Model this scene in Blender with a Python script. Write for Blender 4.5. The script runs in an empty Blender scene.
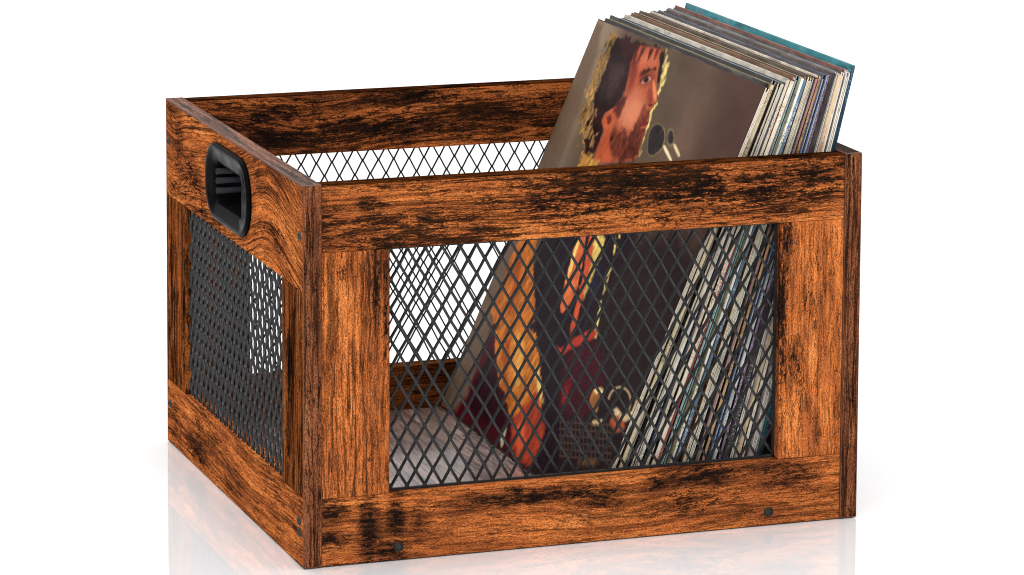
import bpy, bmesh, math, random
import numpy as np
from mathutils import Vector, Matrix

U = 0.2562          # one crate height in metres; every length below is in crate heights times U
W, D, T = 1.5497, 1.410, 0.0492          # crate width, depth, board thickness
RFT, RFB = 0.1772, 0.1784                # front/back rails
RST, RSB = 0.2747, 0.1837                # end rails
PW = 0.1823                              # front posts
PSN, PSF = 0.198, 0.214                  # end posts, near and far
scn = bpy.context.scene
COL = scn.collection

def link(name, bm, mat=None, parent=None, smooth=False):
    me = bpy.data.meshes.new(name)
    bm.normal_update()
    bm.to_mesh(me); bm.free()
    me.transform(Matrix.Scale(U, 4))
    if mat: me.materials.append(mat)
    if smooth:
        for p in me.polygons: p.use_smooth = True
    o = bpy.data.objects.new(name, me)
    COL.objects.link(o)
    if parent: o.parent = parent
    return o

def tag(o, label=None, cat=None, group=None, kind=None):
    if label: o['label'] = label
    if cat: o['category'] = cat
    if group: o['group'] = group
    if kind: o['kind'] = kind

def lin(c):
    out = []
    for v in c:
        v = v / 255.0
        out.append(v / 12.92 if v <= 0.04045 else ((v + 0.055) / 1.055) ** 2.4)
    return tuple(out)

# ------------------------------------------------------------------ node helper
class NT:
    def __init__(s, name):
        s.mat = bpy.data.materials.new(name); s.mat.use_nodes = True
        s.t = s.mat.node_tree; s.t.nodes.clear()
        s.out = s.t.nodes.new('ShaderNodeOutputMaterial')
        s.bsdf = s.t.nodes.new('ShaderNodeBsdfPrincipled')
        s.t.links.new(s.bsdf.outputs[0], s.out.inputs[0])
    def put(s, sock, v):
        if v is None: return
        if hasattr(v, 'is_output'): s.t.links.new(v, sock)
        else:
            if sock.type == 'RGBA' and len(v) == 3: v = (*v, 1)
            sock.default_value = v
    def m(s, op, a, b=None, c=None, clamp=False):
        n = s.t.nodes.new('ShaderNodeMath'); n.operation = op; n.use_clamp = clamp
        s.put(n.inputs[0], a); s.put(n.inputs[1], b); s.put(n.inputs[2], c)
        return n.outputs[0]
    def xyz(s, v):
        n = s.t.nodes.new('ShaderNodeSeparateXYZ'); s.put(n.inputs[0], v); return n.outputs
    def vec(s, x, y, z):
        n = s.t.nodes.new('ShaderNodeCombineXYZ')
        for i, v in enumerate((x, y, z)): s.put(n.inputs[i], v)
        return n.outputs[0]
    def noise(s, v, scale=1.0, detail=2, rough=.5, dist=0.0):
        n = s.t.nodes.new('ShaderNodeTexNoise')
        s.put(n.inputs['Vector'], v); n.inputs['Scale'].default_value = scale
        n.inputs['Detail'].default_value = detail; n.inputs['Roughness'].default_value = rough
        n.inputs['Distortion'].default_value = dist
        return n.outputs[0]
    def vor(s, v, scale=1.0, feature='F1'):
        n = s.t.nodes.new('ShaderNodeTexVoronoi'); n.feature = feature
        s.put(n.inputs['Vector'], v); n.inputs['Scale'].default_value = scale
        return n.outputs[0]
    def ss(s, v, a, b, lo=0.0, hi=1.0):
        n = s.t.nodes.new('ShaderNodeMapRange'); n.interpolation_type = 'SMOOTHSTEP'
        s.put(n.inputs[0], v); n.inputs[1].default_value = a; n.inputs[2].default_value = b
        n.inputs[3].default_value = lo; n.inputs[4].default_value = hi
        return n.outputs[0]
    def mix(s, f, a, b, mode='MIX'):
        n = s.t.nodes.new('ShaderNodeMix'); n.data_type = 'RGBA'; n.blend_type = mode
        s.put(n.inputs[0], f); s.put(n.inputs[6], a); s.put(n.inputs[7], b)
        return n.outputs[2]
    def ramp(s, f, stops):
        n = s.t.nodes.new('ShaderNodeValToRGB'); e = n.color_ramp.elements
        while len(e) < len(stops): e.new(0.5)
        for i, (p, c) in enumerate(stops): e[i].position = p; e[i].color = (*c, 1)
        s.put(n.inputs[0], f); return n.outputs[0]
    def obj(s):
        n = s.t.nodes.new('ShaderNodeTexCoord'); return n.outputs['Object']
    def bump(s, h, strength, dist):
        n = s.t.nodes.new('ShaderNodeBump'); s.put(n.inputs['Height'], h)
        n.inputs['Strength'].default_value = strength; n.inputs['Distance'].default_value = dist
        return n.outputs[0]
    def set(s, **k):
        for a, v in k.items(): s.put(s.bsdf.inputs[a.replace('_', ' ')], v)
        return s.mat

_seed = [0]
def wood(name, grain='x', blobs=(), arch=0.0, tone=0.0, lines=1.0, burn=0.0, rough=.45, crack=1.0, centre=(0, 0, 0), spec=.0, arches=(), wave=.032, ringf=62, grey=0.0, coat=0.0):
    """rustic laminated board. grain = axis of the grain; blobs = scorched marks (g, a, rg, ra, strength)
    in crate heights measured from the board's own centre."""
    _seed[0] += 1; sd = _seed[0] * 3.71
    n = NT(name)
    x, y, z = n.xyz(n.obj())
    k = 1.0 / U
    ax = {'x': x, 'y': y, 'z': z}
    x, y, z = [n.m('MULTIPLY_ADD', s_, k, -c) for s_, c in zip((x, y, z), centre)]
    if grain == 'x': g, a, t = x, z, y
    elif grain == 'y': g, a, t = y, z, x
    elif grain == 'z': g, a, t = z, x, y
    else: g, a, t = z, y, x             # 'zy': end posts
    if grain == 'yx': g, a, t = y, x, z
    if grain in ('z', 'x'): a2 = n.m('ADD', a, n.m('MULTIPLY', t, 0.8))
    else: a2 = n.m('ADD', a, n.m('MULTIPLY', t, 0.8))
    w = n.noise(n.vec(n.m('ADD', n.m('MULTIPLY', g, 1.6), sd), n.m('MULTIPLY', a2, 5.0), sd), 1, 2, .5)
    w2 = n.noise(n.vec(n.m('ADD', n.m('MULTIPLY', g, 14.), sd), n.m('MULTIPLY', a2, 30.0), sd + 4), 1, 3, .6)
    aw = n.m('ADD', a2, n.m('MULTIPLY', n.m('SUBTRACT', w, .5), wave))
    aw = n.m('ADD', aw, n.m('MULTIPLY', n.m('SUBTRACT', w2, .5), .010))
    if arch: aw = n.m('ADD', aw, n.m('MULTIPLY', n.m('MULTIPLY', g, g), arch))
    for (gc, gw, amp) in arches:         # cathedral bows in the grain
        dg = n.m('DIVIDE', n.m('SUBTRACT', g, gc), gw)
        aw = n.m('ADD', aw, n.m('DIVIDE', amp, n.m('ADD', 1.0, n.m('MULTIPLY', dg, dg))))
    def P(sg, sa, off=0.0):
        return n.vec(n.m('MULTIPLY_ADD', g, sg, sd + off), n.m('MULTIPLY', aw, sa), n.m('MULTIPLY_ADD', t, sa * .5, sd))
    zone = n.noise(P(1.9, 7, 20), 1, 2, .5)
    fine = n.noise(n.vec(n.m('MULTIPLY_ADD', g, 60, sd), n.m('MULTIPLY', a2, 130), n.m('MULTIPLY', t, 60)), 1, 5, .75)
    med = n.noise(n.vec(n.m('MULTIPLY_ADD', g, 9, sd), n.m('MULTIPLY', aw, 22), sd), 1, 4, .62)
    ck = n.noise(P(9, 62, 31), 1, 7, .78)
    # where the board is scorched
    total = n.m('MULTIPLY', n.ss(zone, .42, .72), burn) if burn else 0.0
    for (bg, ba, rg, ra, st) in blobs:
        dx = n.m('DIVIDE', n.m('SUBTRACT', g, bg), rg); dy = n.m('DIVIDE', n.m('SUBTRACT', a, ba), ra)
        d = n.m('SQRT', n.m('ADD', n.m('MULTIPLY', dx, dx), n.m('MULTIPLY', dy, dy)))
        total = n.m('MAXIMUM', total, n.ss(d, 1.75, .0, 0, st))
    gate = n.ss(total, .0, .3)
    coarse = n.noise(P(2.4, 13), 1, 3, .6)
    mid = n.noise(P(7, 46, 3), 1, 6, .72)
    base = n.m('ADD', n.m('MULTIPLY', coarse, .5), n.m('MULTIPLY', mid, .5))
    base = n.m('SUBTRACT', base, n.m('MULTIPLY', total, .10))
    col = n.ramp(base, [(.28, (.050, .017, .009)), (.38, (.160, .046, .0155)), (.46, (.29, .080, .0215)), (.56, (.415, .121, .030)), (.68, (.54, .190, .054))])
    # fine growth lines
    ring = n.m('ABSOLUTE', n.m('SUBTRACT', n.noise(P(1.0, ringf, 9), 1, 3, .55), .5))
    lm = n.ss(ring, .050, .016)
    lm = n.m('MULTIPLY', lm, n.ss(n.noise(P(5, 30, 14), 1, 2, .5), .35, .6, .45, 1))
    col = n.mix(n.m('MULTIPLY', lm, .74 * lines, clamp=True), col, (.040, .0125, .005))
    # short broken pores
    pore = n.noise(P(26, 210, 5), 1, 3, .65)
    pm = n.ss(pore, .535, .60)
    col = n.mix(n.m('MULTIPLY', pm, .6), col, (.035, .011, .005))
    # dark cracks bunching in places, thickest in the scorched parts
    cv = n.m('ADD', n.m('ADD', ck, n.m('MULTIPLY', n.m('SUBTRACT', zone, .5), .40)), n.m('MULTIPLY', total, .13))
    cm = n.ss(cv, .548, .60)
    col = n.mix(n.m('MULTIPLY', cm, .9 * crack, clamp=True), col, (.013, .0065, .0042))
    # burnt black with ragged edges
    f = n.m('ADD', n.m('MULTIPLY', total, .86), n.m('MULTIPLY', n.m('SUBTRACT', ck, .5), 3.6))
    f = n.m('ADD', f, n.m('MULTIPLY', n.m('SUBTRACT', fine, .5), 2.4))
    f = n.m('ADD', f, n.m('MULTIPLY', n.m('SUBTRACT', med, .5), 1.3))
    char = n.m('MULTIPLY', n.ss(f, .74, .84), gate)
    # crackle: a net of fine dark veins that thickens where the board is scorched
    rid = n.m('ABSOLUTE', n.m('SUBTRACT', n.noise(P(17, 66, 41), 1, 4, .62), .5))
    wd = n.m('ADD', n.m('MULTIPLY', total, .046), n.m('MULTIPLY_ADD', n.m('SUBTRACT', med, .5), .10, .006 * crack))
    vein = n.ss(n.m('SUBTRACT', wd, rid), -.003, .006)
    col = n.mix(n.m('MULTIPLY', vein, .86), col, (.0115, .0062, .0042))
    bn = n.m('ABSOLUTE', n.m('SUBTRACT', n.noise(P(.9, 26, 51), 1, 4, .55), .5))
    bold = n.m('MULTIPLY', n.ss(bn, .016, .006), n.ss(n.noise(P(2.5, 9, 57), 1, 2, .5), .42, .56))
    col = n.mix(n.m('MULTIPLY', bold, .85 * min(1, lines)), col, (.018, .0075, .0042))
    col = n.mix(n.m('MULTIPLY', char, .94), col, (.0070, .0045, .0038))
    # fine printed speckle
    sp = n.noise(n.vec(n.m('MULTIPLY', g, 190), n.m('MULTIPLY', a2, 360), n.m('MULTIPLY', t, 300)), 1, 2, .6)
    v = n.ss(sp, .30, .70, .45, 1.5)
    if tone: v = n.m('MULTIPLY', v, 2 ** tone)
    col = n.mix(1.0, col, n.vec(v, v, v), 'MULTIPLY')
    if grey:
        bw = n.t.nodes.new('ShaderNodeRGBToBW'); n.put(bw.inputs[0], col); q = bw.outputs[0]
        col = n.mix(grey, col, n.vec(n.m('MULTIPLY', q, 1.12), n.m('MULTIPLY', q, .97), n.m('MULTIPLY', q, .92)))
    h = n.m('SUBTRACT', n.m('SUBTRACT', n.m('MULTIPLY', sp, .35), n.m('MULTIPLY', cm, .8)), n.m('MULTIPLY', n.m('ADD', pm, lm), .35))
    if coat: n.set(Coat_Weight=coat, Coat_Roughness=.12, Coat_IOR=1.9)
    return n.set(Base_Color=col, Roughness=n.m('ADD', rough, n.m('MULTIPLY', char, .1)), Normal=n.bump(h, .35, .0005), Specular_IOR_Level=spec)

def simple(name, col, rough=.5, metal=0.0, spec=.5, var=.15, vscale=60, bump=0.0, bscale=300):
    n = NT(name); o = n.obj()
    v = n.ss(n.noise(o, vscale, 4, .6), .3, .7, 1 - var, 1 + var)
    c = n.mix(1.0, (*col,), n.vec(v, v, v), 'MULTIPLY')
    n.set(Base_Color=c, Roughness=n.ss(n.noise(o, vscale * 2, 3, .6), .3, .7, max(0.02, rough - .07), rough + .07), Metallic=metal, Specular_IOR_Level=spec)
    if bump: n.set(Normal=n.bump(n.noise(o, bscale, 3, .6), bump, .0003))
    return n.mat

# ------------------------------------------------------------------ shapes
def box_bm(x0, x1, y0, y1, z0, z1, bev=.0045, seg=2):
    bm = bmesh.new()
    r = bmesh.ops.create_cube(bm, size=1.0)
    for v in bm.verts:
        v.co = Vector(((x0 + x1) / 2 + v.co.x * (x1 - x0), (y0 + y1) / 2 + v.co.y * (y1 - y0), (z0 + z1) / 2 + v.co.z * (z1 - z0)))
    if bev: bmesh.ops.bevel(bm, geom=bm.edges[:], offset=bev, segments=seg, profile=.6, affect='EDGES')
    return bm

def board(name, parent, x0, x1, y0, y1, z0, z1, grain, label=None, bev=.004, worn=None, **kw):
    c = ((x0 + x1) / 2, (y0 + y1) / 2, (z0 + z1) / 2)
    m = wood('wood_' + name, grain, centre=c, **kw)
    o = link(name, box_bm(x0, x1, y0, y1, z0, z1, bev), m, parent)
    if worn:                             # the laminate is rubbed pale along its arrises
        o.data.materials.append(worn)
        for p in o.data.polygons:
            if max(abs(c_) for c_ in p.normal) < .98: p.material_index = 1
    if label: o['label'] = label
    return o

def bar(bm, p, q, wdt, thk, nrm, twist=0.0):
    """flat strip from p to q; nrm = sheet normal; twist turns the strip about its own axis"""
    d = (q - p).normalized(); s = d.cross(nrm).normalized()
    R = Matrix.Rotation(twist, 3, d); s = R @ s; nn = R @ nrm
    vs = []
    for e in (p, q):
        for a, b in ((-1, -1), (1, -1), (1, 1), (-1, 1)):
            vs.append(bm.verts.new(e + s * (a * wdt / 2) + nn * (b * thk / 2)))
    for f in ((0, 1, 2, 3), (7, 6, 5, 4), (0, 4, 5, 1), (1, 5, 6, 2), (2, 6, 7, 3), (3, 7, 4, 0)):
        bm.faces.new([vs[i] for i in f])

def expanded(origin, ux, nrm, w, h, px, pz, offx, offz, sw=.0059, st=.0056, bondf=.11, tw=(.55, -.55)):
    """expanded metal sheet w x h with tall diamonds and a flat rim"""
    bm = bmesh.new(); uz = Vector((0, 0, 1)); o = Vector(origin)
    ni = int(w / (px / 2)) + 3; nj = int(h / (pz / 2)) + 3
    bond = pz * bondf; dx = sw * .42
    def clip(a, b):
        t0, t1 = 0.0, 1.0
        for k, lim in ((0, w), (1, h)):
            da = b[k] - a[k]
            if abs(da) < 1e-9:
                if a[k] < 0 or a[k] > lim: return None
                continue
            lo, hi = (0 - a[k]) / da, (lim - a[k]) / da
            if lo > hi: lo, hi = hi, lo
            t0 = max(t0, lo); t1 = min(t1, hi)
        if t1 - t0 < .02: return None
        return [tuple(a[k] + (b[k] - a[k]) * t for k in (0, 1)) for t in (t0, t1)]
    def node(i, j):                      # pressed sheet is never perfectly even
        r_ = random.Random(i * 7919 + j * 104729)
        return offx + i * px / 2 + r_.uniform(-1, 1) * px * .022, offz + j * pz / 2 + r_.uniform(-1, 1) * pz * .016
    W3 = lambda p: o + ux * p[0] + uz * p[1]
    for i in range(-2, ni):
        for j in range(-2, nj):
            if (i + j) % 2: continue
            cx, cz = node(i, j)
            for sx in (-1, 1):
                nx, nz = node(i + sx, j + 1)
                a = (cx + sx * dx, cz + bond / 2)
                b = (nx - sx * dx, nz - bond / 2)
                c = clip(a, b)
                if c: bar(bm, W3(c[0]), W3(c[1]), sw, st, nrm, tw[0] if sx > 0 else tw[1])
            if 0 < cx < w and bond < cz < h - bond:
                bar(bm, W3((cx, cz - bond * .62)), W3((cx, cz + bond * .62)), sw * 1.75, st * .95, nrm, .25)
    rim = .010
    for p, q in (((0, rim / 2), (w, rim / 2)), ((0, h - rim / 2), (w, h - rim / 2)), ((rim / 2, 0), (rim / 2, h)), ((w - rim / 2, 0), (w - rim / 2, h))):
        bar(bm, W3(p), W3(q), rim, st * 1.1, nrm)
    return bm

def rrect(hw, hh, r, n=64, cx=0, cz=0):
    """rounded rectangle as n points by corner arcs"""
    pts = []; q = n // 4
    for k, (sx, sz) in enumerate(((1, 1), (-1, 1), (-1, -1), (1, -1))):
        for i in range(q):
            t = (k + (i + .0) / (q - 1)) * math.pi / 2
            pts.append((cx + sx * (hw - r) + r * math.cos(t), cz + sz * (hh - r) + r * math.sin(t)))
    return pts
ART = [
('lowerbg', [(0.992,0.304),(0.719,0.492),(-0.041,0.691),(-0.083,0.250),(-0.114,-0.062),(1.088,-0.056),(1.012,0.196)], (44, 30, 30), 0.05, 0.02, 0.25),
('maroonleft', [(0.955,-0.005),(1.026,-0.010),(0.964,0.167),(0.978,0.244),(0.847,0.275),(0.642,0.090),(0.454,-0.001),(0.684,0.001)], (78, 18, 30), 0.02, 0.015, 0.35),
('maroonbright', [(0.963,-0.007),(0.990,0.033),(0.972,0.125),(0.942,0.172),(0.910,0.160),(0.896,0.091),(0.903,0.016)], (140, 22, 38), 0.015, 0.01, 0.3),
('maroondark', [(0.848,0.017),(0.864,0.112),(0.841,0.197),(0.740,0.130),(0.642,0.090),(0.575,0.030)], (48, 14, 24), 0.015, 0.01, 0.3),
('leftmargin', [(1.054,0.997),(0.940,0.989),(0.886,0.686),(0.876,0.489),(0.900,0.185),(0.870,0.021),(1.054,-0.022),(0.992,0.304),(1.009,0.623)], (112, 92, 76), 0.015, 0.004, 0.15),
('torso', [(0.854,0.468),(0.645,0.545),(0.669,0.690),(0.462,0.731),(0.309,0.580),(0.386,0.418),(0.419,0.301),(0.223,0.028),(0.345,-0.006),(0.458,0.158),(0.652,0.282)], (36, 22, 32), 0.012, 0.01, 0.3),
('shirt', [(0.921,0.501),(0.880,0.571),(0.840,0.491),(0.837,0.456),(0.798,0.399),(0.724,0.341),(0.658,0.281),(0.883,0.227),(0.942,0.268),(0.922,0.327),(0.950,0.374),(0.938,0.439)], (190, 112, 46), 0.005, 0.005, 0.5),
('shirt2', [(0.882,0.234),(0.664,0.286),(0.548,0.210),(0.480,0.164),(0.444,0.122),(0.593,0.070),(0.658,0.105),(0.740,0.130),(0.811,0.178)], (200, 122, 48), 0.005, 0.005, 0.5),
('shirtfold1', [(0.928,0.419),(0.879,0.407),(0.845,0.344),(0.817,0.276),(0.844,0.278),(0.876,0.350)], (165, 80, 30), 0.01, 0.01, 0.3),
('shirtfold2', [(0.818,0.249),(0.749,0.219),(0.709,0.151),(0.614,0.097),(0.671,0.108),(0.771,0.175)], (172, 84, 30), 0.01, 0.01, 0.3),
('shirtlit', [(0.751,0.245),(0.697,0.252),(0.642,0.194),(0.607,0.138),(0.656,0.151)], (224, 164, 82), 0.012, 0.01, 0.3),
('shirtrim', [(0.594,0.218),(0.555,0.209),(0.448,0.146),(0.437,0.121),(0.461,0.118),(0.475,0.146),(0.541,0.180)], (230, 204, 132), 0.006, 0.004, 0.2),
('hand', [(0.586,0.072),(0.546,0.115),(0.512,0.162),(0.444,0.122),(0.395,0.103),(0.379,0.070),(0.383,0.012),(0.434,0.004),(0.510,0.003)], (165, 66, 44), 0.01, 0.008, 0.4),
('handlit', [(0.554,0.074),(0.511,0.098),(0.460,0.035),(0.489,0.015)], (214, 98, 62), 0.012, 0.008, 0.3),
('watch', [(0.617,0.044),(0.603,0.052),(0.586,0.040),(0.573,0.005),(0.588,0.007)], (180, 165, 150), 0.005, 0.004, 0.5),
('sleeve2', [(0.655,0.550),(0.610,0.559),(0.579,0.518),(0.542,0.460),(0.516,0.400),(0.536,0.344),(0.565,0.346),(0.596,0.401),(0.610,0.455)], (205, 108, 64), 0.004, 0.004, 0.35),
('sleeve2lit', [(0.623,0.514),(0.609,0.514),(0.583,0.418),(0.586,0.403),(0.610,0.455)], (246, 206, 120), 0.006, 0.004, 0.2),
('sleeve3', [(0.572,0.529),(0.528,0.539),(0.483,0.450),(0.474,0.401),(0.439,0.311),(0.467,0.309),(0.492,0.378),(0.517,0.442)], (196, 86, 50), 0.004, 0.004, 0.4),
('neck1', [(0.538,0.537),(0.488,0.552),(0.460,0.497),(0.464,0.454),(0.464,0.403),(0.474,0.401),(0.493,0.471)], (216, 190, 104), 0.007, 0.005, 0.4),
('neckdark', [(0.476,0.489),(0.451,0.499),(0.422,0.427),(0.418,0.376),(0.385,0.328),(0.395,0.326),(0.441,0.399)], (38, 36, 56), 0.007, 0.005, 0.3),
('rim2', [(0.443,0.567),(0.409,0.574),(0.391,0.522),(0.379,0.455),(0.366,0.407),(0.318,0.338),(0.333,0.334),(0.373,0.396),(0.389,0.457),(0.406,0.519)], (240, 216, 130), 0.005, 0.005, 0.35),
('redcuff', [(0.521,0.274),(0.483,0.268),(0.442,0.302),(0.392,0.335),(0.334,0.352),(0.322,0.340),(0.424,0.286),(0.464,0.258)], (176, 62, 44), 0.006, 0.004, 0.25),
('figure2', [(0.449,0.259),(0.397,0.289),(0.320,0.331),(0.258,0.317),(0.191,0.253),(0.202,0.175),(0.338,0.139),(0.380,0.158)], (70, 20, 30), 0.015, 0.01, 0.4),
('figure2lit', [(0.380,0.193),(0.368,0.226),(0.335,0.187),(0.355,0.170)], (150, 36, 40), 0.02, 0.01, 0.3),
('brass', [(0.215,0.195),(0.234,0.213),(0.229,0.236),(0.203,0.247),(0.179,0.242),(0.188,0.219),(0.170,0.195)], (168, 112, 62), 0.006, 0.004, 0.4),
('brasslit', [(0.229,0.236),(0.203,0.247),(0.179,0.242),(0.187,0.235),(0.211,0.233)], (250, 226, 160), 0.005, 0.003, 0.2),
('strip', [(0.179,0.175),(0.128,0.190),(0.122,0.181),(0.171,0.167)], (232, 200, 150), 0.005, 0.003, 0.3),
('pipe', [(0.096,0.194),(0.077,0.225),(0.035,0.219),(0.007,0.198),(0.036,0.184),(0.068,0.187)], (170, 88, 50), 0.006, 0.003, 0.3),
('pipe2', [(0.100,0.219),(0.082,0.229),(0.040,0.223),(0.011,0.236),(0.010,0.271),(-0.006,0.269),(-0.010,0.230),(0.028,0.212)], (214, 190, 150), 0.005, 0.003, 0.4),
('box', [(0.170,0.088),(0.070,0.113),(0.062,0.098),(0.162,0.073)], (110, 76, 48), 0.006, 0.003, 0.3),
('hairrimL', [(0.903,0.981),(0.843,0.988),(0.845,0.947),(0.846,0.888),(0.843,0.827),(0.842,0.808),(0.818,0.769),(0.773,0.734),(0.714,0.700),(0.758,0.682),(0.840,0.722),(0.892,0.787),(0.901,0.841),(0.902,0.903)], (160, 122, 68), 0.004, 0.02, 0.9),
('hair', [(0.867,0.984),(0.729,0.985),(0.569,0.993),(0.563,0.976),(0.625,0.972),(0.705,0.961),(0.709,0.942),(0.705,0.909),(0.690,0.872),(0.694,0.838),(0.716,0.822),(0.755,0.796),(0.720,0.763),(0.713,0.722),(0.731,0.694),(0.777,0.697),(0.825,0.743),(0.842,0.808),(0.843,0.851),(0.847,0.906)], (44, 27, 27), 0.004, 0.01, 0.6),
('hairlit', [(0.807,0.926),(0.777,0.949),(0.733,0.914),(0.729,0.865),(0.768,0.828),(0.810,0.845),(0.813,0.894)], (62, 46, 44), 0.03, 0.02, 0.5),
('hairred', [(0.848,0.981),(0.733,0.981),(0.727,0.945),(0.765,0.945)], (66, 34, 36), 0.02, 0.01, 0.4),
('hairspeck', [(0.870,0.797),(0.829,0.810),(0.780,0.764),(0.751,0.720),(0.766,0.705),(0.835,0.748)], (122, 92, 60), 0.008, 0.03, 1),
('face', [(0.724,0.980),(0.641,0.987),(0.570,0.991),(0.568,0.969),(0.563,0.946),(0.551,0.930),(0.538,0.911),(0.512,0.892),(0.499,0.875),(0.513,0.863),(0.518,0.854),(0.507,0.844),(0.504,0.831),(0.497,0.820),(0.498,0.805),(0.496,0.781),(0.477,0.737),(0.586,0.711),(0.715,0.683),(0.701,0.724),(0.708,0.759),(0.752,0.782),(0.752,0.797),(0.716,0.822),(0.692,0.837),(0.689,0.866),(0.705,0.906),(0.723,0.946)], (170, 88, 60), 0.0035, 0.002, 0.2),
('foreheadlit', [(0.691,0.970),(0.615,0.977),(0.576,0.953),(0.650,0.937),(0.690,0.939)], (190, 106, 76), 0.02, 0.006, 0.25),
('templeshade', [(0.728,0.951),(0.693,0.957),(0.659,0.908),(0.661,0.865),(0.679,0.868),(0.703,0.907)], (132, 60, 48), 0.014, 0.006, 0.4),
('socket', [(0.656,0.914),(0.639,0.929),(0.580,0.941),(0.563,0.928),(0.564,0.908),(0.605,0.896),(0.635,0.900)], (140, 66, 52), 0.012, 0.004, 0.3),
('brow', [(0.651,0.921),(0.626,0.936),(0.578,0.949),(0.570,0.943),(0.614,0.931),(0.637,0.916)], (78, 38, 32), 0.003, 0.004, 0.5),
('eyew', [(0.628,0.906),(0.617,0.917),(0.593,0.925),(0.575,0.919),(0.591,0.908),(0.616,0.900)], (178, 128, 112), 0.003, 0.001, 0.1),
('eye', [(0.616,0.906),(0.616,0.916),(0.598,0.921),(0.587,0.914),(0.597,0.906)], (38, 22, 22), 0.0025, 0.001, 0.1),
('lid', [(0.633,0.905),(0.621,0.920),(0.583,0.930),(0.580,0.927),(0.614,0.917),(0.625,0.903)], (84, 36, 32), 0.0025, 0.002, 0.2),
('noseshade', [(0.574,0.898),(0.551,0.898),(0.518,0.872),(0.530,0.860),(0.556,0.861),(0.567,0.879)], (146, 68, 50), 0.007, 0.003, 0.2),
('noselit', [(0.571,0.921),(0.534,0.905),(0.503,0.879),(0.518,0.874),(0.546,0.898)], (222, 134, 92), 0.005, 0.002, 0.1),
('nostril', [(0.542,0.864),(0.519,0.869),(0.515,0.863),(0.534,0.858)], (84, 34, 28), 0.0025, 0.002, 0.2),
('cheek', [(0.677,0.826),(0.662,0.859),(0.618,0.876),(0.562,0.862),(0.551,0.828),(0.570,0.791),(0.641,0.787)], (206, 130, 98), 0.035, 0.006, 0.1),
('fold', [(0.562,0.861),(0.547,0.859),(0.553,0.835),(0.554,0.812),(0.563,0.815),(0.564,0.837)], (140, 70, 54), 0.005, 0.003, 0.3),
('beard', [(0.681,0.770),(0.671,0.793),(0.639,0.784),(0.570,0.791),(0.561,0.820),(0.527,0.852),(0.508,0.844),(0.498,0.822),(0.498,0.805),(0.496,0.781),(0.475,0.738),(0.600,0.709),(0.665,0.731)], (104, 52, 38), 0.012, 0.012, 0.8),
('mouth', [(0.545,0.813),(0.522,0.825),(0.503,0.830),(0.499,0.820),(0.516,0.813),(0.537,0.807)], (108, 42, 40), 0.003, 0.002, 0.2),
('lip', [(0.534,0.808),(0.502,0.820),(0.501,0.813),(0.525,0.805)], (176, 88, 72), 0.003, 0.002, 0.2),
('ear', [(0.754,0.790),(0.746,0.806),(0.716,0.819),(0.687,0.809),(0.679,0.780),(0.706,0.770),(0.733,0.776)], (184, 96, 62), 0.004, 0.003, 0.3),
('earin', [(0.733,0.796),(0.715,0.807),(0.700,0.797),(0.703,0.782),(0.720,0.784)], (118, 52, 42), 0.004, 0.002, 0.3),
('sideburn', [(0.713,0.822),(0.687,0.866),(0.667,0.858),(0.663,0.815),(0.671,0.797)], (96, 46, 40), 0.008, 0.008, 0.6),
('neckskin', [(0.717,0.763),(0.685,0.770),(0.657,0.732),(0.600,0.709),(0.712,0.684)], (172, 86, 56), 0.01, 0.004, 0.25),
('strand1', [(0.732,0.982),(0.708,0.983),(0.710,0.960),(0.703,0.932),(0.720,0.946),(0.726,0.964)], (84, 38, 34), 0.003, 0.003, 0.4),
('strand2', [(0.694,0.984),(0.671,0.984),(0.678,0.967),(0.685,0.942),(0.695,0.961)], (98, 44, 38), 0.003, 0.003, 0.4),
('strand3', [(0.650,0.985),(0.630,0.986),(0.627,0.971),(0.637,0.948),(0.646,0.969)], (92, 42, 36), 0.003, 0.003, 0.4),
('strand4', [(0.615,0.989),(0.598,0.989),(0.599,0.973),(0.607,0.960),(0.613,0.974)], (92, 42, 36), 0.003, 0.003, 0.4),
('temple', [(0.587,0.984),(0.565,0.991),(0.541,0.959),(0.528,0.924),(0.534,0.912),(0.549,0.930),(0.561,0.949)], (46, 28, 30), 0.003, 0.004, 0.4),
('rimR', [(0.568,0.992),(0.542,0.992),(0.536,0.972),(0.517,0.964),(0.513,0.946),(0.495,0.934),(0.504,0.920),(0.509,0.909),(0.504,0.892),(0.493,0.874),(0.504,0.857),(0.499,0.845),(0.494,0.827),(0.491,0.806),(0.483,0.778),(0.473,0.747),(0.480,0.737),(0.490,0.770),(0.496,0.799),(0.499,0.823),(0.509,0.848),(0.510,0.861),(0.497,0.875),(0.512,0.895),(0.522,0.920),(0.541,0.953)], (206, 182, 116), 0.003, 0.007, 0.6),
('collar', [(0.779,0.687),(0.739,0.701),(0.686,0.696),(0.638,0.657),(0.768,0.631)], (176, 130, 66), 0.005, 0.012, 0.6),
('micedge', [(0.464,0.781),(0.481,0.806),(0.475,0.826),(0.446,0.835),(0.408,0.830),(0.380,0.809),(0.375,0.782),(0.406,0.757),(0.445,0.762)], (124, 110, 78), 0.003, 0.003, 0.3),
('mic', [(0.460,0.781),(0.477,0.805),(0.470,0.824),(0.444,0.833),(0.411,0.827),(0.386,0.808),(0.381,0.783),(0.410,0.759),(0.443,0.764)], (52, 44, 46), 0.003, 0.002, 0.5),
('mic2edge', [(0.384,0.819),(0.385,0.835),(0.363,0.835),(0.332,0.818),(0.329,0.798),(0.354,0.798)], (128, 114, 84), 0.003, 0.003, 0.3),
('mic2', [(0.378,0.819),(0.377,0.831),(0.360,0.830),(0.339,0.817),(0.337,0.801),(0.356,0.802)], (56, 48, 50), 0.003, 0.002, 0.4),
('stem1', [(0.380,0.790),(0.372,0.795),(0.302,0.771),(0.311,0.766)], (226, 212, 170), 0.003, 0.001, 0.2),
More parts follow.
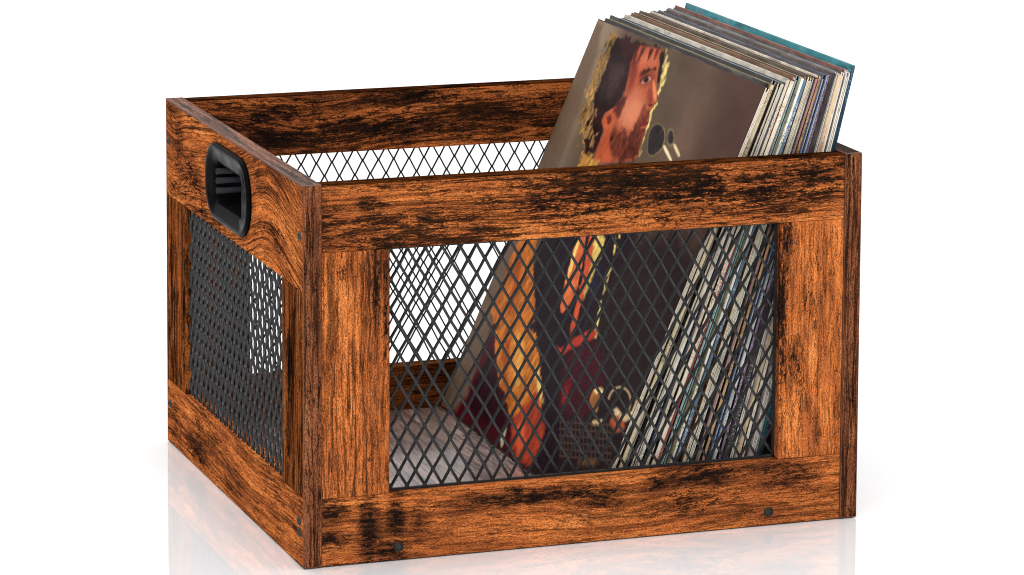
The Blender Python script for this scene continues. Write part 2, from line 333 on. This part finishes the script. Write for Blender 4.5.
('stem2', [(0.331,0.803),(0.324,0.808),(0.274,0.789),(0.280,0.783)], (214, 196, 150), 0.003, 0.001, 0.2),
]
GLOSS = .50
WORLD = .70
LAMPS = [('ceiling_fill', (1, 3, 12), (1, 3, 0), (7, 7), 345),  # unseen area lamp, added to keep the floor white
         ('front_fill', (-5, -9, 6), (.8, .7, .5), (1.4, 1.4), 22)]  # unseen area lamp, added to brighten the front and the spines
DENOISE = True
TW = (-.6, -.6)
# ================================================================== the crate
crate = bpy.data.objects.new('record_crate', None); COL.objects.link(crate)
tag(crate, 'rustic brown wooden crate with black wire mesh sides standing on the glossy white surface', 'crate')

metal = simple('dark_wire', lin((33, 33, 34)), rough=.36, metal=.15, var=.15, vscale=300, spec=.25)
plastic = simple('black_plastic', lin((9, 9, 10)), rough=.22, spec=.012, var=.02, bump=.0)
rib_m = simple('lit_rib_plastic', lin((60, 60, 64)), rough=.25, var=.02)  # lighter than the handle: light on the ribs put into their colour
steel = simple('screw_steel', lin((52, 48, 45)), rough=.4, metal=.9)
socket_m = simple('screw_socket', lin((14, 13, 12)), rough=.6)

worn = simple('worn_edge', lin((84, 50, 34)), rough=.5, var=.3, vscale=120, spec=.3)
fr = 0.002      # front boards sit this far behind the end panels' edges
c_ = T + PW
# front
board('front_top_rail', crate, T, W - T, fr, T, 1 - RFT, .9955, 'x', tone=.12,
      blobs=[(-.60, .035, .035, .016, 1.), (.0, .02, .25, .06, .75), (.15, .05, .25, .035, .95), (.42, .01, .38, .06, .85), (-.30, -.055, .05, .02, .6), (.62, .03, .14, .06, .8), (-.45, -.015, .22, .025, .5), (.3, -.05, .4, .02, .5), (-.2, .03, .2, .03, .45)], burn=.4)
board('front_bottom_rail', crate, T, W - T, fr, T, .0, RFB, 'x', tone=.22, lines=.7, crack=.6, arches=[(.12, .2, .025)],
      blobs=[(-.70, .055, .05, .028, 1.), (-.705, -.015, .05, .02, 1.1), (-.60, -.01, .028, .12, 1.1), (-.525, .035, .025, .085, .95), (-.55, -.06, .05, .04, .9), (-.46, .02, .03, .06, .5),
             (-.1, .045, .26, .022, .85), (.05, .03, .06, .03, .9), (.30, .065, .13, .04, .95), (.28, .0, .1, .04, .5), (.56, .03, .08, .03, .6), (.5, .075, .1, .02, .5), (-.2, .065, .03, .016, .8)])
board('front_post', crate, T, c_, fr, T, RFB, 1 - RFT, 'z', tone=.3, lines=.95, crack=.4,
      blobs=[(.24, .055, .12, .012, .9), (.22, .085, .2, .012, .7), (-.3, .085, .06, .01, .6), (.28, -.03, .05, .014, .4)])
board('front_post', crate, W - c_, W - T, fr, T, RFB, 1 - RFT, 'z', tone=.42, lines=.5, crack=.35,
      blobs=[(.05, -.085, .24, .016, .95), (-.06, -.05, .07, .03, .7), (.10, .0, .05, .02, .45), (-.18, -.03, .05, .018, .55), (.28, -.08, .06, .03, .9), (-.26, .02, .04, .02, .3)])
board('edge_band', crate, T, W - T, fr, T, .9957, .9987, 'x', tone=-2.6, bev=.0008, spec=.0, rough=.8)
board('edge_band', crate, T, W - T, D - T, D - fr, .9957, .9987, 'x', tone=-2.6, bev=.0008, spec=.0, rough=.8)
# back
board('back_top_rail', crate, T, W - T, D - T, D - fr, 1 - RFT, .9955, 'x', tone=.06, arches=[(-.35, .2, .04)],
      burn=.3, blobs=[(-.50, .03, .22, .05, .8), (-.42, -.03, .2, .04, .8), (-.08, .065, .16, .02, 1.), (-.15, -.015, .3, .045, .9), (-.68, .0, .08, .05, .7), (.2, .0, .4, .06, .6)])
board('back_bottom_rail', crate, T, W - T, D - T, D - fr, .0, RFB, 'x', tone=-1.6, burn=.5)  # low tone paints the shade inside the crate into this rail
board('back_post', crate, T, c_, D - T, D - fr, RFB, 1 - RFT, 'z', tone=-1.4, burn=.7)  # dark tone: interior shade put into the post's colour
board('back_post', crate, W - c_, W - T, D - T, D - fr, RFB, 1 - RFT, 'z', tone=-1.4, burn=.7)  # interior shade in its colour, as on the other back post
e = .006        # edge bands cap the end panels
# ends: left then right
HY, HZ = .712, .863
def end_rail_hole():
    bm = bmesh.new(); y0, y1, z0, z1 = e, D - e, 1 - RST, 1.0 - e
    hole = rrect(.205, .092, .075, 64, HY, HZ); N = len(hole)
    outer = []
    for (y, z) in hole:
        dy, dz = y - HY, z - HZ
        k = 1e9
        if dy > 1e-9: k = min(k, (y1 - HY) / dy)
        if dy < -1e-9: k = min(k, (y0 - HY) / dy)
        if dz > 1e-9: k = min(k, (z1 - HZ) / dz)
        if dz < -1e-9: k = min(k, (z0 - HZ) / dz)
        outer.append([HY + dy * k, HZ + dz * k])
    for cy, cz in ((y0, z0), (y0, z1), (y1, z0), (y1, z1)):
        i = min(range(N), key=lambda i: (outer[i][0] - cy) ** 2 + (outer[i][1] - cz) ** 2 * 4)
        outer[i] = [cy, cz]
    A = [bm.verts.new((0, *p)) for p in outer]; B = [bm.verts.new((0, *p)) for p in hole]
    C = [bm.verts.new((T, *p)) for p in outer]; E = [bm.verts.new((T, *p)) for p in hole]
    for i in range(N):
        j = (i + 1) % N
        bm.faces.new((A[i], A[j], B[j], B[i])); bm.faces.new((C[j], C[i], E[i], E[j]))
        bm.faces.new((B[i], B[j], E[j], E[i])); bm.faces.new((A[j], A[i], C[i], C[j]))
    bmesh.ops.remove_doubles(bm, verts=bm.verts[:], dist=1e-6)
    bmesh.ops.recalc_face_normals(bm, faces=bm.faces[:])
    return bm
m = wood('wood_end_top_rail', 'y', centre=(T / 2, D / 2, 1 - RST / 2), tone=.22, lines=1.25, crack=.6, arches=[(-.38, .30, -.14), (.62, .14, .05)],
         blobs=[(.42, -.04, .10, .05, .8), (.56, .02, .05, .10, .5), (-.5, -.06, .08, .03, .6), (-.4, -.03, .12, .02, .6), (.3, -.11, .05, .03, .6), (.5, -.1, .14, .02, .5), (.64, .1, .04, .03, .5)])
link('end_top_rail', end_rail_hole(), m, crate)
board('end_top_rail', crate, W - T, W, e, D - e, 1 - RST, 1 - e, 'y', tone=.0, burn=.5)
for i, x0 in enumerate((0, W - T)):
    board('end_bottom_rail', crate, x0, x0 + T, e, D - e, 0, RSB, 'y', tone=.25 if i == 0 else 0, lines=1.0, crack=.5, arches=[(-.2, .3, .03)],
          blobs=[(.38, -.04, .10, .04, .8), (.30, -.06, .1, .025, .8), (.25, .03, .2, .04, .45), (.62, .0, .06, .08, .5), (0, -.02, .12, .04, .4)] if i == 0 else [])
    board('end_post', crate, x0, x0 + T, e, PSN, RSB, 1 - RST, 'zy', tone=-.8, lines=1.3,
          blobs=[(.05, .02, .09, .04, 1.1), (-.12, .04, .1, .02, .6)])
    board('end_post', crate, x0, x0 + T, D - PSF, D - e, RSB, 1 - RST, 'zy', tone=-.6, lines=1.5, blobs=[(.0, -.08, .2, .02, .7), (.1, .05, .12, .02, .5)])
    # edge bands: front, back and top
    board('edge_band', crate, x0, x0 + T, 0, e - .0002, 0, 1, 'z', tone=-.75, lines=1.2, grey=.18, burn=.15, bev=.0022, worn=worn)
    board('edge_band', crate, x0, x0 + T, D - e + .0002, D, 0, 1, 'z', tone=-.4, bev=.0008)
    board('edge_band', crate, x0, x0 + T, e, D - e, 1 - e + .0002, 1, 'yx', tone=-.85 if i == 0 else -2.2, lines=1.6, rough=.5, bev=.0018, worn=worn, grey=.25, spec=.10 if i == 0 else .02)
# floor board
board('floor_board', crate, T, W - T, T, D - T, .030, .0458, 'yx', tone=.5, lines=1.1, crack=.7, rough=.3, bev=.001, spec=.5, grey=.82, coat=.8)

# mesh panels
PX, PZ = .0466, .0785
ov = .012; of = .003
def mesh_part(*a, **k):
    o = link('mesh_panel', expanded(*a, **k), metal, crate); return o
mesh_part((c_ - of, T * .62, RFB - of), Vector((1, 0, 0)), Vector((0, -1, 0)), W - 2 * c_ + 2 * of, 1 - RFT - RFB + 2 * of, PX, PZ, .013, .011)
mesh_part((c_ - ov, D - T * .5, RFB - ov), Vector((1, 0, 0)), Vector((0, -1, 0)), W - 2 * c_ + 2 * ov, 1 - RFT - RFB + 2 * ov, PX, PZ, .010, .035, sw=.0036, st=.0036, bondf=.03)
for x0 in (T * .28, W - T * .28):
    mesh_part((x0, PSN - ov, RSB - ov), Vector((0, 1, 0)), Vector((-1, 0, 0)), D - PSN - PSF + 2 * ov, 1 - RST - RSB + 2 * ov, PX, PZ, .02, .03, sw=.0070, st=.0048, tw=TW)

# handle on the left end
def loops(bm, L, cap=True):
    rings = [[bm.verts.new(p) for p in l] for l in L]
    n = len(rings[0])
    for a, b in zip(rings, rings[1:]):
        for i in range(n):
            j = (i + 1) % n
            bm.faces.new((a[i], a[j], b[j], b[i]))
    if cap: bm.faces.new(rings[-1])
    bmesh.ops.recalc_face_normals(bm, faces=bm.faces[:])
bm = bmesh.new()
def R(hw, hh, r, x, dy=0, dz=0): return [(x, a, b) for a, b in rrect(hw, hh, r, 64, HY + dy, HZ + dz)]
oy, oz = .022, -.006
L = [R(.2, .088, .07, .004), R(.200, .0885, .07, -.0012), R(.222, .107, .1, -.0012), R(.222, .107, .1, -.007), R(.218, .103, .096, -.012), R(.210, .096, .089, -.0135), R(.200, .088, .080, -.0105),
     R(.150, .064, .032, -.003, oy, oz), R(.139, .058, .024, .001, oy, oz), R(.134, .055, .020, .008, oy, oz), R(.122, .050, .018, .085, oy, oz), R(.116, .044, .014, .090, oy, oz)]
loops(bm, L)
handle = link('handle', bm, plastic, crate, smooth=True); handle['label'] = 'recessed oval black plastic handle'
for dz in (.030, .004, -.024):       # ribs on the far wall of the pocket
    b = bmesh.new()
    bmesh.ops.create_cone(b, cap_ends=False, segments=20, radius1=.0085, radius2=.0085, depth=.070,
                          matrix=Matrix.Translation((.034, HY + oy + .116, HZ + oz + dz)) @ Matrix.Rotation(math.pi / 2, 4, 'Y'))
    link('grip_rib', b, rib_m, handle, smooth=True)

# screws
def screw(x, y, z, axis, r=.0125):
    bm = bmesh.new(); M = Matrix.Translation((x, y, z)) @ (Matrix.Rotation(math.pi / 2, 4, 'X') if axis == 'y' else Matrix.Rotation(-math.pi / 2, 4, 'Y'))
    n = 24; prof = [(r, -.004), (r, .0012), (r * .88, .0034), (r * .74, .0036), (r * .70, .0005)]
    rings = [[bm.verts.new(M @ Vector((rr * math.cos(2 * math.pi * i / n), rr * math.sin(2 * math.pi * i / n), h))) for i in range(n)] for rr, h in prof]
    for a, b in zip(rings, rings[1:]):
        for i in range(n): bm.faces.new((a[i], a[(i + 1) % n], b[(i + 1) % n], b[i]))
    bmesh.ops.recalc_face_normals(bm, faces=bm.faces[:])
    s = link('screw', bm, steel, crate, smooth=True)
    b2 = bmesh.new(); bmesh.ops.create_cone(b2, cap_ends=True, segments=6, radius1=r * .7, radius2=r * .7, depth=.003, matrix=M @ Matrix.Translation((0, 0, -.0006)))
    link('socket', b2, socket_m, s)
screw(.256, fr, .035, 'y', .0135); screw(1.293, fr, .036, 'y', .0135)
for y, z in ((.030, .865), (.036, .118), (.036, .088), (1.375, .88), (1.375, .116)): screw(0, y, z, 'x', .0125)

# ================================================================== records
S = 1.2303
def card(name, col, rough=.4, grime=.25):
    n = NT(name); o = n.obj()
    x, y, z = n.xyz(o)
    a = n.noise(n.vec(n.m('MULTIPLY', x, 60), n.m('MULTIPLY', y, 60), n.m('MULTIPLY', z, 60)), 1, 4, .65)
    v = n.ss(a, .3, .7, 1 - grime, 1 + grime * .4)
    _seed[0] += 1
    b = n.noise(n.vec(_seed[0] * 5.3, n.m('MULTIPLY', y, 30), n.m('MULTIPLY', z, 160)), 1, 3, .6)
    c = n.mix(n.ss(b, .52, .64, 0, .55), (*col,), tuple(min(.7, .5 * q + e_) for q, e_ in zip(col, (.10, .085, .07))))
    c = n.mix(n.ss(b, .46, .38, 0, .6), c, tuple(.3 * q for q in col))
    c = n.mix(1.0, c, n.vec(v, v, v), 'MULTIPLY')
    return n.set(Base_Color=c, Roughness=rough, Specular_IOR_Level=.2)
def spine_mat(name, col, ink, dens, seed):
    """paper spine or card edge with worn patches and small unreadable print running along it"""
    n = NT(name); x, y, z = n.xyz(n.obj())
    w = n.noise(n.vec(seed, n.m('MULTIPLY', x, 1500), n.m('MULTIPLY', z, 14)), 1, 4, .7)
    c = n.mix(n.ss(w, .52, .66, 0, .7), (*col,), tuple(v * .3 for v in col))
    w2 = n.noise(n.vec(seed + 3, n.m('MULTIPLY', x, 40), n.m('MULTIPLY', z, 45)), 1, 3, .6)
    c = n.mix(n.ss(w2, .5, .7, 0, .4), c, (.09, .06, .045))
    zone = n.ss(n.noise(n.vec(seed + 7, 0.0, n.m('MULTIPLY', z, 22)), 1, 1, .5), .5 - dens * .04, .58)
    t = n.ss(n.noise(n.vec(seed + 9, n.m('MULTIPLY', x, 1500), n.m('MULTIPLY', z, 1100)), 1, 1, .5), .52, .6)
    c = n.mix(n.m('MULTIPLY', n.m('MULTIPLY', zone, t), dens), c, (*ink,))
    return n.set(Base_Color=c, Roughness=.55, Specular_IOR_Level=.2)

# value noise for the printed cover
def vnoise(u, v, sx, sy, seed):
    rs = np.random.RandomState(seed); G = rs.rand(int(sy) + 4, int(sx) + 4)
    fx = (u + .02) * sx; fy = (v + .02) * sy
    ix = np.clip(np.floor(fx).astype(int), 0, G.shape[1] - 2); iy = np.clip(np.floor(fy).astype(int), 0, G.shape[0] - 2)
    tx = np.clip(fx - ix, 0, 1); ty = np.clip(fy - iy, 0, 1); tx = tx * tx * (3 - 2 * tx); ty = ty * ty * (3 - 2 * ty)
    return (G[iy, ix] * (1 - tx) + G[iy, ix + 1] * tx) * (1 - ty) + (G[iy + 1, ix] * (1 - tx) + G[iy + 1, ix + 1] * tx) * ty
def sdpoly(u, v, pts):
    d = np.full(u.shape, 1e9); inside = np.zeros(u.shape, bool)
    for (x0, y0), (x1, y1) in zip(pts, pts[1:] + pts[:1]):
        ex, ey = x1 - x0, y1 - y0; L2 = ex * ex + ey * ey + 1e-12
        t = np.clip(((u - x0) * ex + (v - y0) * ey) / L2, 0, 1)
        d = np.minimum(d, (u - x0 - t * ex) ** 2 + (v - y0 - t * ey) ** 2)
        c = (y0 > v) != (y1 > v)
        xs = x0 + (v - y0) / (ey if abs(ey) > 1e-12 else 1e-12) * ex
        inside ^= c & (u < xs)
    return np.where(inside, -1, 1) * np.sqrt(d)
def chaikin(p):
    o = []
    for (x0, y0), (x1, y1) in zip(p, p[1:] + p[:1]): o += [(.78 * x0 + .22 * x1, .78 * y0 + .22 * y1), (.22 * x0 + .78 * x1, .22 * y0 + .78 * y1)]
    return o
def paint(u, v):
    base = np.array(lin((96, 80, 66)))[None, None] * np.ones(u.shape + (1,))
    def over(c, m):
        nonlocal base
        base = base * (1 - m[..., None]) + c * m[..., None]
    st = lambda x: np.clip(x, 0, 1) ** 2 * (3 - 2 * np.clip(x, 0, 1))
    over(np.array(lin((84, 60, 52))), st((.45 - u) / .4) * .9)
    over(np.array(lin((132, 116, 98))), st((u - .8) / .15) * st((v - .45) / .2))
    over(np.array(lin((92, 76, 58))), st((.6 - u) / .4) * st((.72 - v) / .25) * .6)
    over(np.array(lin((112, 90, 78))), st(1 - np.abs(u - .32) / .14) * st((v - .62) / .2) * .5)
    cloud = vnoise(u, v, 7, 7, 3) * .5 + vnoise(u, v, 15, 18, 4) * .3 + vnoise(u, v, 40, 40, 5) * .2
    base *= (1 + (cloud - .5) * .55)[..., None]
    n1 = vnoise(u, v, 60, 60, 6) - .5; n2 = vnoise(u, v, 130, 130, 8) - .5
    for k, (nm, pts, col, soft, rough, tex) in enumerate(ART):
        d = sdpoly(u, v, chaikin(pts)) + (n1 * .7 + n2 * .6) * rough * 2
        m = st(.5 - d / (soft * 2))
        s1 = vnoise(u + v * .35, v, 90, 26, 20 + k) * .6 + vnoise(u, v, 160, 120, 60 + k) * .4
        if 'rim' in nm or 'speck' in nm: m = m * st((vnoise(u, v, 110, 70, 90 + k) * .6 + vnoise(u, v, 50, 30, 95 + k) * .4 - .28) / .3)
        c = np.array(lin(col))[None, None] * (1 + (s1 - .5) * 2.4 * tex)[..., None]
        over(c, m)
        if nm == 'box':      # wire lattice and ring beside the pipes
            ga, gb = u - 1.05 * v, v + .23 * u
            q = (ga > -.12) & (ga < .2) & (gb > .125) & (gb < .215)
            lat = (np.abs((ga / .024) % 1 - .5) > .38) | (np.abs((gb / .016) % 1 - .5) > .36)
            over(np.array(lin((96, 78, 66))), (q & lat) * .6)
            rr = np.hypot((u - .085) / 1.0, (v - .243) / .55); over(np.array(lin((190, 165, 130))), np.clip(1 - np.abs(rr - .058) / .008, 0, 1) * (v > .235))
    return np.clip(base, 0, 1) ** 1.1 * .9

def sleeve_frame(x0, y0, th, lift):
    return Matrix.Translation((x0, y0, .0462 + lift)) @ Matrix.Rotation(th, 4, 'Y')

def closed_body(th, h, d):
    return box_bm(0, th, 0, d, 0, h, min(.0028, th * .3), 2)
def open_body(th, h, d):
    """card pocket open towards the viewer: two faces joined at top, bottom and far side"""
    k = .0018; bm = bmesh.new()
    for b in ((0, k, 0, d, 0, h), (th - k, th, 0, d, 0, h), (k, th - k, .004, d, 0, k), (k, th - k, .004, d, h - k, h), (k, th - k, d - k, d, k, h - k)):
        t = box_bm(*b, bev=0); me = bpy.data.meshes.new('tmp'); t.to_mesh(me); t.free(); bm.from_mesh(me); bpy.data.meshes.remove(me)
    return bm

ordn = ['', 'first', 'second', 'third', 'fourth', 'fifth', 'sixth', 'seventh', 'eighth', 'ninth', 'tenth', 'eleventh', 'twelfth', 'thirteenth',
        'fourteenth', 'fifteenth', 'sixteenth', 'seventeenth', 'eighteenth', 'nineteenth', 'twentieth']
GROUP = 'record sleeves leaning in the crate'
# body colour (top edge), spine colour, ink, word for body, word for spine
REC = [
 ((58, 40, 40), (206, 190, 170), (40, 40, 40), 'picture', 'cream', 'o'),
 ((38, 30, 28), (44, 40, 44), (150, 140, 120), 'black', 'black', 'c'),
 ((112, 102, 68), (214, 196, 160), (90, 40, 30), 'olive', 'cream', 'c'),
 ((40, 34, 34), (168, 158, 148), (60, 60, 60), 'black', 'grey', 'o'),
 ((118, 130, 134), (222, 214, 200), (60, 60, 60), 'pale grey', 'white', 'c'),
 ((56, 58, 64), (58, 66, 84), (190, 190, 190), 'slate', 'slate blue', 'o'),
 ((178, 170, 156), (204, 190, 166), (120, 50, 40), 'off white', 'cream', 'c'),
 ((104, 70, 42), (150, 70, 60), (220, 200, 180), 'brown', 'dull red', 'c'),
 ((60, 44, 30), (120, 170, 176), (40, 60, 60), 'dark brown', 'pale teal', 'o'),
 ((180, 164, 130), (232, 226, 214), (70, 60, 60), 'tan', 'white', 'c'),
 ((70, 54, 38), (50, 42, 40), (170, 160, 140), 'dark brown', 'black', 'c'),
 ((138, 104, 66), (216, 198, 166), (60, 50, 40), 'mid brown', 'cream', 'o'),
 ((52, 46, 50), (152, 112, 110), (40, 30, 40), 'black', 'pinkish grey', 'c'),
 ((190, 178, 160), (226, 214, 180), (70, 60, 60), 'cream', 'pale yellow', 'c'),
 ((66, 72, 90), (60, 84, 128), (200, 210, 230), 'navy', 'blue', 'o'),
 ((66, 52, 42), (236, 230, 216), (110, 80, 60), 'dark brown', 'white', 'c'),
 ((46, 46, 60), (126, 104, 134), (230, 220, 240), 'navy', 'mauve', 'c'),
 ((120, 120, 126), (214, 206, 190), (50, 50, 50), 'grey', 'off white', 'o'),
 ((208, 186, 178), (200, 176, 140), (150, 60, 60), 'pale pink', 'tan', 'c'),
 ((120, 70, 60), (44, 44, 52), (170, 160, 150), 'rust', 'black', 'c'),
 ((226, 208, 204), (230, 220, 210), (110, 60, 60), 'pinkish white', 'white', 'o'),
 ((40, 116, 124), (26, 46, 62), (90, 130, 150), 'teal', 'dark blue', 'c'),
]
MORE = [(4, ((44, 40, 38), (196, 184, 160), (60, 50, 50), 'ebony', 'beige', 'o')), (7, ((44, 38, 38), (222, 210, 190), (120, 40, 40), 'black', 'white', 'c')),
        (10, ((96, 92, 88), (88, 110, 128), (200, 210, 220), 'dark grey', 'steel blue', 'c')), (12, ((88, 60, 44), (236, 226, 206), (70, 50, 40), 'chestnut', 'ivory', 'o')),
        (14, ((50, 42, 40), (190, 150, 110), (60, 40, 30), 'black', 'tan', 'c')), (17, ((82, 70, 60), (46, 44, 50), (160, 160, 160), 'umber', 'black', 'c')),
        (19, ((84, 74, 70), (224, 214, 196), (90, 60, 60), 'charcoal', 'cream', 'o')), (21, ((176, 150, 142), (206, 196, 176), (80, 60, 50), 'dusty pink', 'beige', 'c'))]
for k, r_ in reversed(MORE): REC.insert(k, r_)
ordn += ['twenty-first', 'twenty-second', 'twenty-third', 'twenty-fourth', 'twenty-fifth', 'twenty-sixth', 'twenty-seventh', 'twenty-eighth']
NR = len(REC)
rng = random.Random(5)
th = [0.0092 + rng.uniform(-.0026, .0026) for _ in REC]
th[0] = .0095; th[-1] = .010
a0, a1 = math.radians(23.2), math.radians(13.7)
xt0, xt1 = .8092 + S * math.sin(a0), 1.262 + 1.21 * math.sin(a1)
paper = card('inner_paper', lin((226, 220, 206)), .6, .2)
pos = 0.0; tot = sum(th[:-1])
vinyl = simple('black_vinyl', lin((18, 18, 20)), rough=.25)
for i, (cb, cs, ink, wb, ws, kd) in enumerate(REC):
    f = pos / tot; pos += th[i]
    ang = a0 + (a1 - a0) * f ** 1.15
    xb_ = xt0 + (xt1 - xt0) * f
    ztop = S * math.cos(a0) + (1.201 * math.cos(a1) - S * math.cos(a0)) * f ** .6
    h = S if i == 0 else (1.2121 if i == NR - 1 else (ztop + rng.uniform(-.008, .004)) / math.cos(ang))
    d = 1.295 if i == 0 else (1.225 if i == NR - 1 else rng.uniform(1.225, 1.25))
    x0 = xb_ - h * math.sin(ang)
    y0 = .060 if i == 0 else (.075 if i == NR - 1 else .070 + rng.uniform(0, .018))
    lift = th[i] * math.sin(ang)
    body = link('record_sleeve', (open_body if kd == 'o' else closed_body)(th[i], h, d), card('card_%02d' % i, lin(cb), .38), None)
    body.matrix_world = Matrix.Scale(U, 4) @ sleeve_frame(x0, y0, ang, lift) @ Matrix.Scale(1 / U, 4)
    if i == 0: lab = 'front record sleeve with a cover portrait of a dark haired bearded singer beside microphones'
    elif i == NR - 1: lab = 'hindmost record sleeve with teal top edge, resting on the right end of the crate'
    else:
        lab = '%s edged record sleeve with %s %s, %s behind the portrait cover' % (wb, ws, 'open side' if kd == 'o' else 'spine', ordn[i] )
    tag(body, lab, 'record sleeve', GROUP)
    def child(name, bm, mat):
        o = link(name, bm, mat, None); o.parent = body; return o
    sm = spine_mat('spine_%02d' % i, tuple(min(.85, 1.12 * q) for q in lin(cs)), lin(ink), .75 if kd == 'c' else .0, i * 7.3)
    if kd == 'c':
        child('spine', box_bm(.0004, th[i] - .0004, -.0016, .0002, .003, h - .003, bev=.0005, seg=1), sm)
    else:
        k = .0018
        bm = box_bm(-.0002, k + .0006, -.0012, .0, .002, h - .002, bev=0)
        t = box_bm(th[i] - k - .0006, th[i] + .0002, -.0012, .0, .002, h - .002, bev=0); me = bpy.data.meshes.new('tmp'); t.to_mesh(me); t.free(); bm.from_mesh(me); bpy.data.meshes.remove(me)
        child('card_edge', bm, sm)
        mid = th[i] * .5
        child('inner_sleeve', box_bm(mid - .0012, mid + .0012, .004 - rng.uniform(0, .006), d * .97, .01, h - .012, bev=0), paper)
    if i == 0:
        NU, NV = 280, 480
        uu, vv = np.meshgrid(np.linspace(0, 1, NU), np.linspace(0, 1, NV))
        colr = paint(uu, vv)
        y = uu * (d - .006) + .003; z = vv * (h - .006) + .003
        co = np.stack([np.full(uu.shape, -.0008), y, z], -1).reshape(-1, 3) * U
        me = bpy.data.meshes.new('cover_artwork')
        idx = np.arange(NU * NV).reshape(NV, NU)
        q = np.stack([idx[:-1, :-1], idx[1:, :-1], idx[1:, 1:], idx[:-1, 1:]], -1).reshape(-1, 4)
        me.from_pydata(co.tolist(), [], q.tolist())
        at = me.color_attributes.new('print', 'FLOAT_COLOR', 'POINT')
        rgba = np.concatenate([colr.reshape(-1, 3), np.ones((NU * NV, 1))], 1).astype(np.float32)
        at.data.foreach_set('color', rgba.ravel())
        nt = NT('printed_cover'); an = nt.t.nodes.new('ShaderNodeAttribute'); an.attribute_name = 'print'
        g = nt.noise(nt.obj(), 1600, 2, .6); gv = nt.ss(g, .3, .7, .86, 1.14)
        nt.set(Base_Color=nt.mix(1.0, an.outputs[0], nt.vec(gv, gv, gv), 'MULTIPLY'), Roughness=.42, Specular_IOR_Level=.03)
        me.materials.append(nt.mat)
        art = bpy.data.objects.new('cover_artwork', me); COL.objects.link(art); art.parent = body

# ================================================================== setting, light, camera
n = NT('white_surface')
gl = n.t.nodes.new('ShaderNodeBsdfGlossy'); gl.inputs['Roughness'].default_value = .035; gl.inputs['Color'].default_value = (1, 1, 1, 1)
df = n.t.nodes.new('ShaderNodeBsdfDiffuse')
nv = n.ss(n.noise(n.obj(), 9, 3, .5), .3, .7, .985, 1.0)
n.put(df.inputs[0], n.mix(1.0, (.90, .90, .905), n.vec(nv, nv, nv), 'MULTIPLY'))
mx = n.t.nodes.new('ShaderNodeMixShader'); mx.inputs[0].default_value = GLOSS
n.t.links.new(df.outputs[0], mx.inputs[1]); n.t.links.new(gl.outputs[0], mx.inputs[2]); n.t.links.new(mx.outputs[0], n.out.inputs[0])
n.t.nodes.remove(n.bsdf)
bm = bmesh.new(); bmesh.ops.create_circle(bm, cap_ends=True, segments=96, radius=160)
fl = link('floor', bm, n.mat); fl.location = (0, 0, -.0006); tag(fl, 'glossy white studio surface', 'floor', kind='structure')

w = bpy.data.worlds.new('World'); scn.world = w; w.use_nodes = True
bg = w.node_tree.nodes['Background']; bg.inputs[0].default_value = (1, 1, 1, 1); bg.inputs[1].default_value = WORLD

def area(name, loc, target, size, power, col=(1, 1, 1)):
    l = bpy.data.lights.new(name, 'AREA'); l.shape = 'RECTANGLE'; l.size, l.size_y = size; l.energy = power; l.color = col
    o = bpy.data.objects.new(name, l); COL.objects.link(o); o.location = Vector(loc) * U
    o.rotation_euler = (Vector(target) * U - o.location).to_track_quat('-Z', 'Y').to_euler()
    return o
for a in LAMPS: area(*a)

cam = bpy.data.cameras.new('camera'); co = bpy.data.objects.new('camera', cam); COL.objects.link(co); scn.camera = co
yaw, pit, rol, F, CX, CY = 0.3686, 0.1302, 0.0104, 4098.63, 662.03, -50.1
fwd = Vector((math.sin(yaw) * math.cos(pit), math.cos(yaw) * math.cos(pit), -math.sin(pit)))
r = fwd.cross(Vector((0, 0, 1))).normalized(); u = r.cross(fwd)
r2 = r * math.cos(rol) + u * math.sin(rol); u2 = -r * math.sin(rol) + u * math.cos(rol)
M = Matrix((r2, u2, -fwd)).transposed().to_4x4(); M.translation = Vector((-2.843, -9.8703, 2.9535)) * U
co.matrix_world = M
cam.sensor_width = 36; cam.lens = F / 1024 * 36
cam.shift_x = (512 - CX) / 1024; cam.shift_y = (CY - 287.5) / 1024
cam.clip_start = .05; cam.clip_end = 200
scn.view_settings.view_transform = 'Standard'; scn.view_settings.look = 'None'
scn.view_settings.exposure = 0; scn.view_settings.gamma = 1
scn.cycles.max_bounces = 8; scn.cycles.use_denoising = DENOISE; scn.cycles.pixel_filter_type = 'BLACKMAN_HARRIS'; scn.cycles.filter_width = 1.1
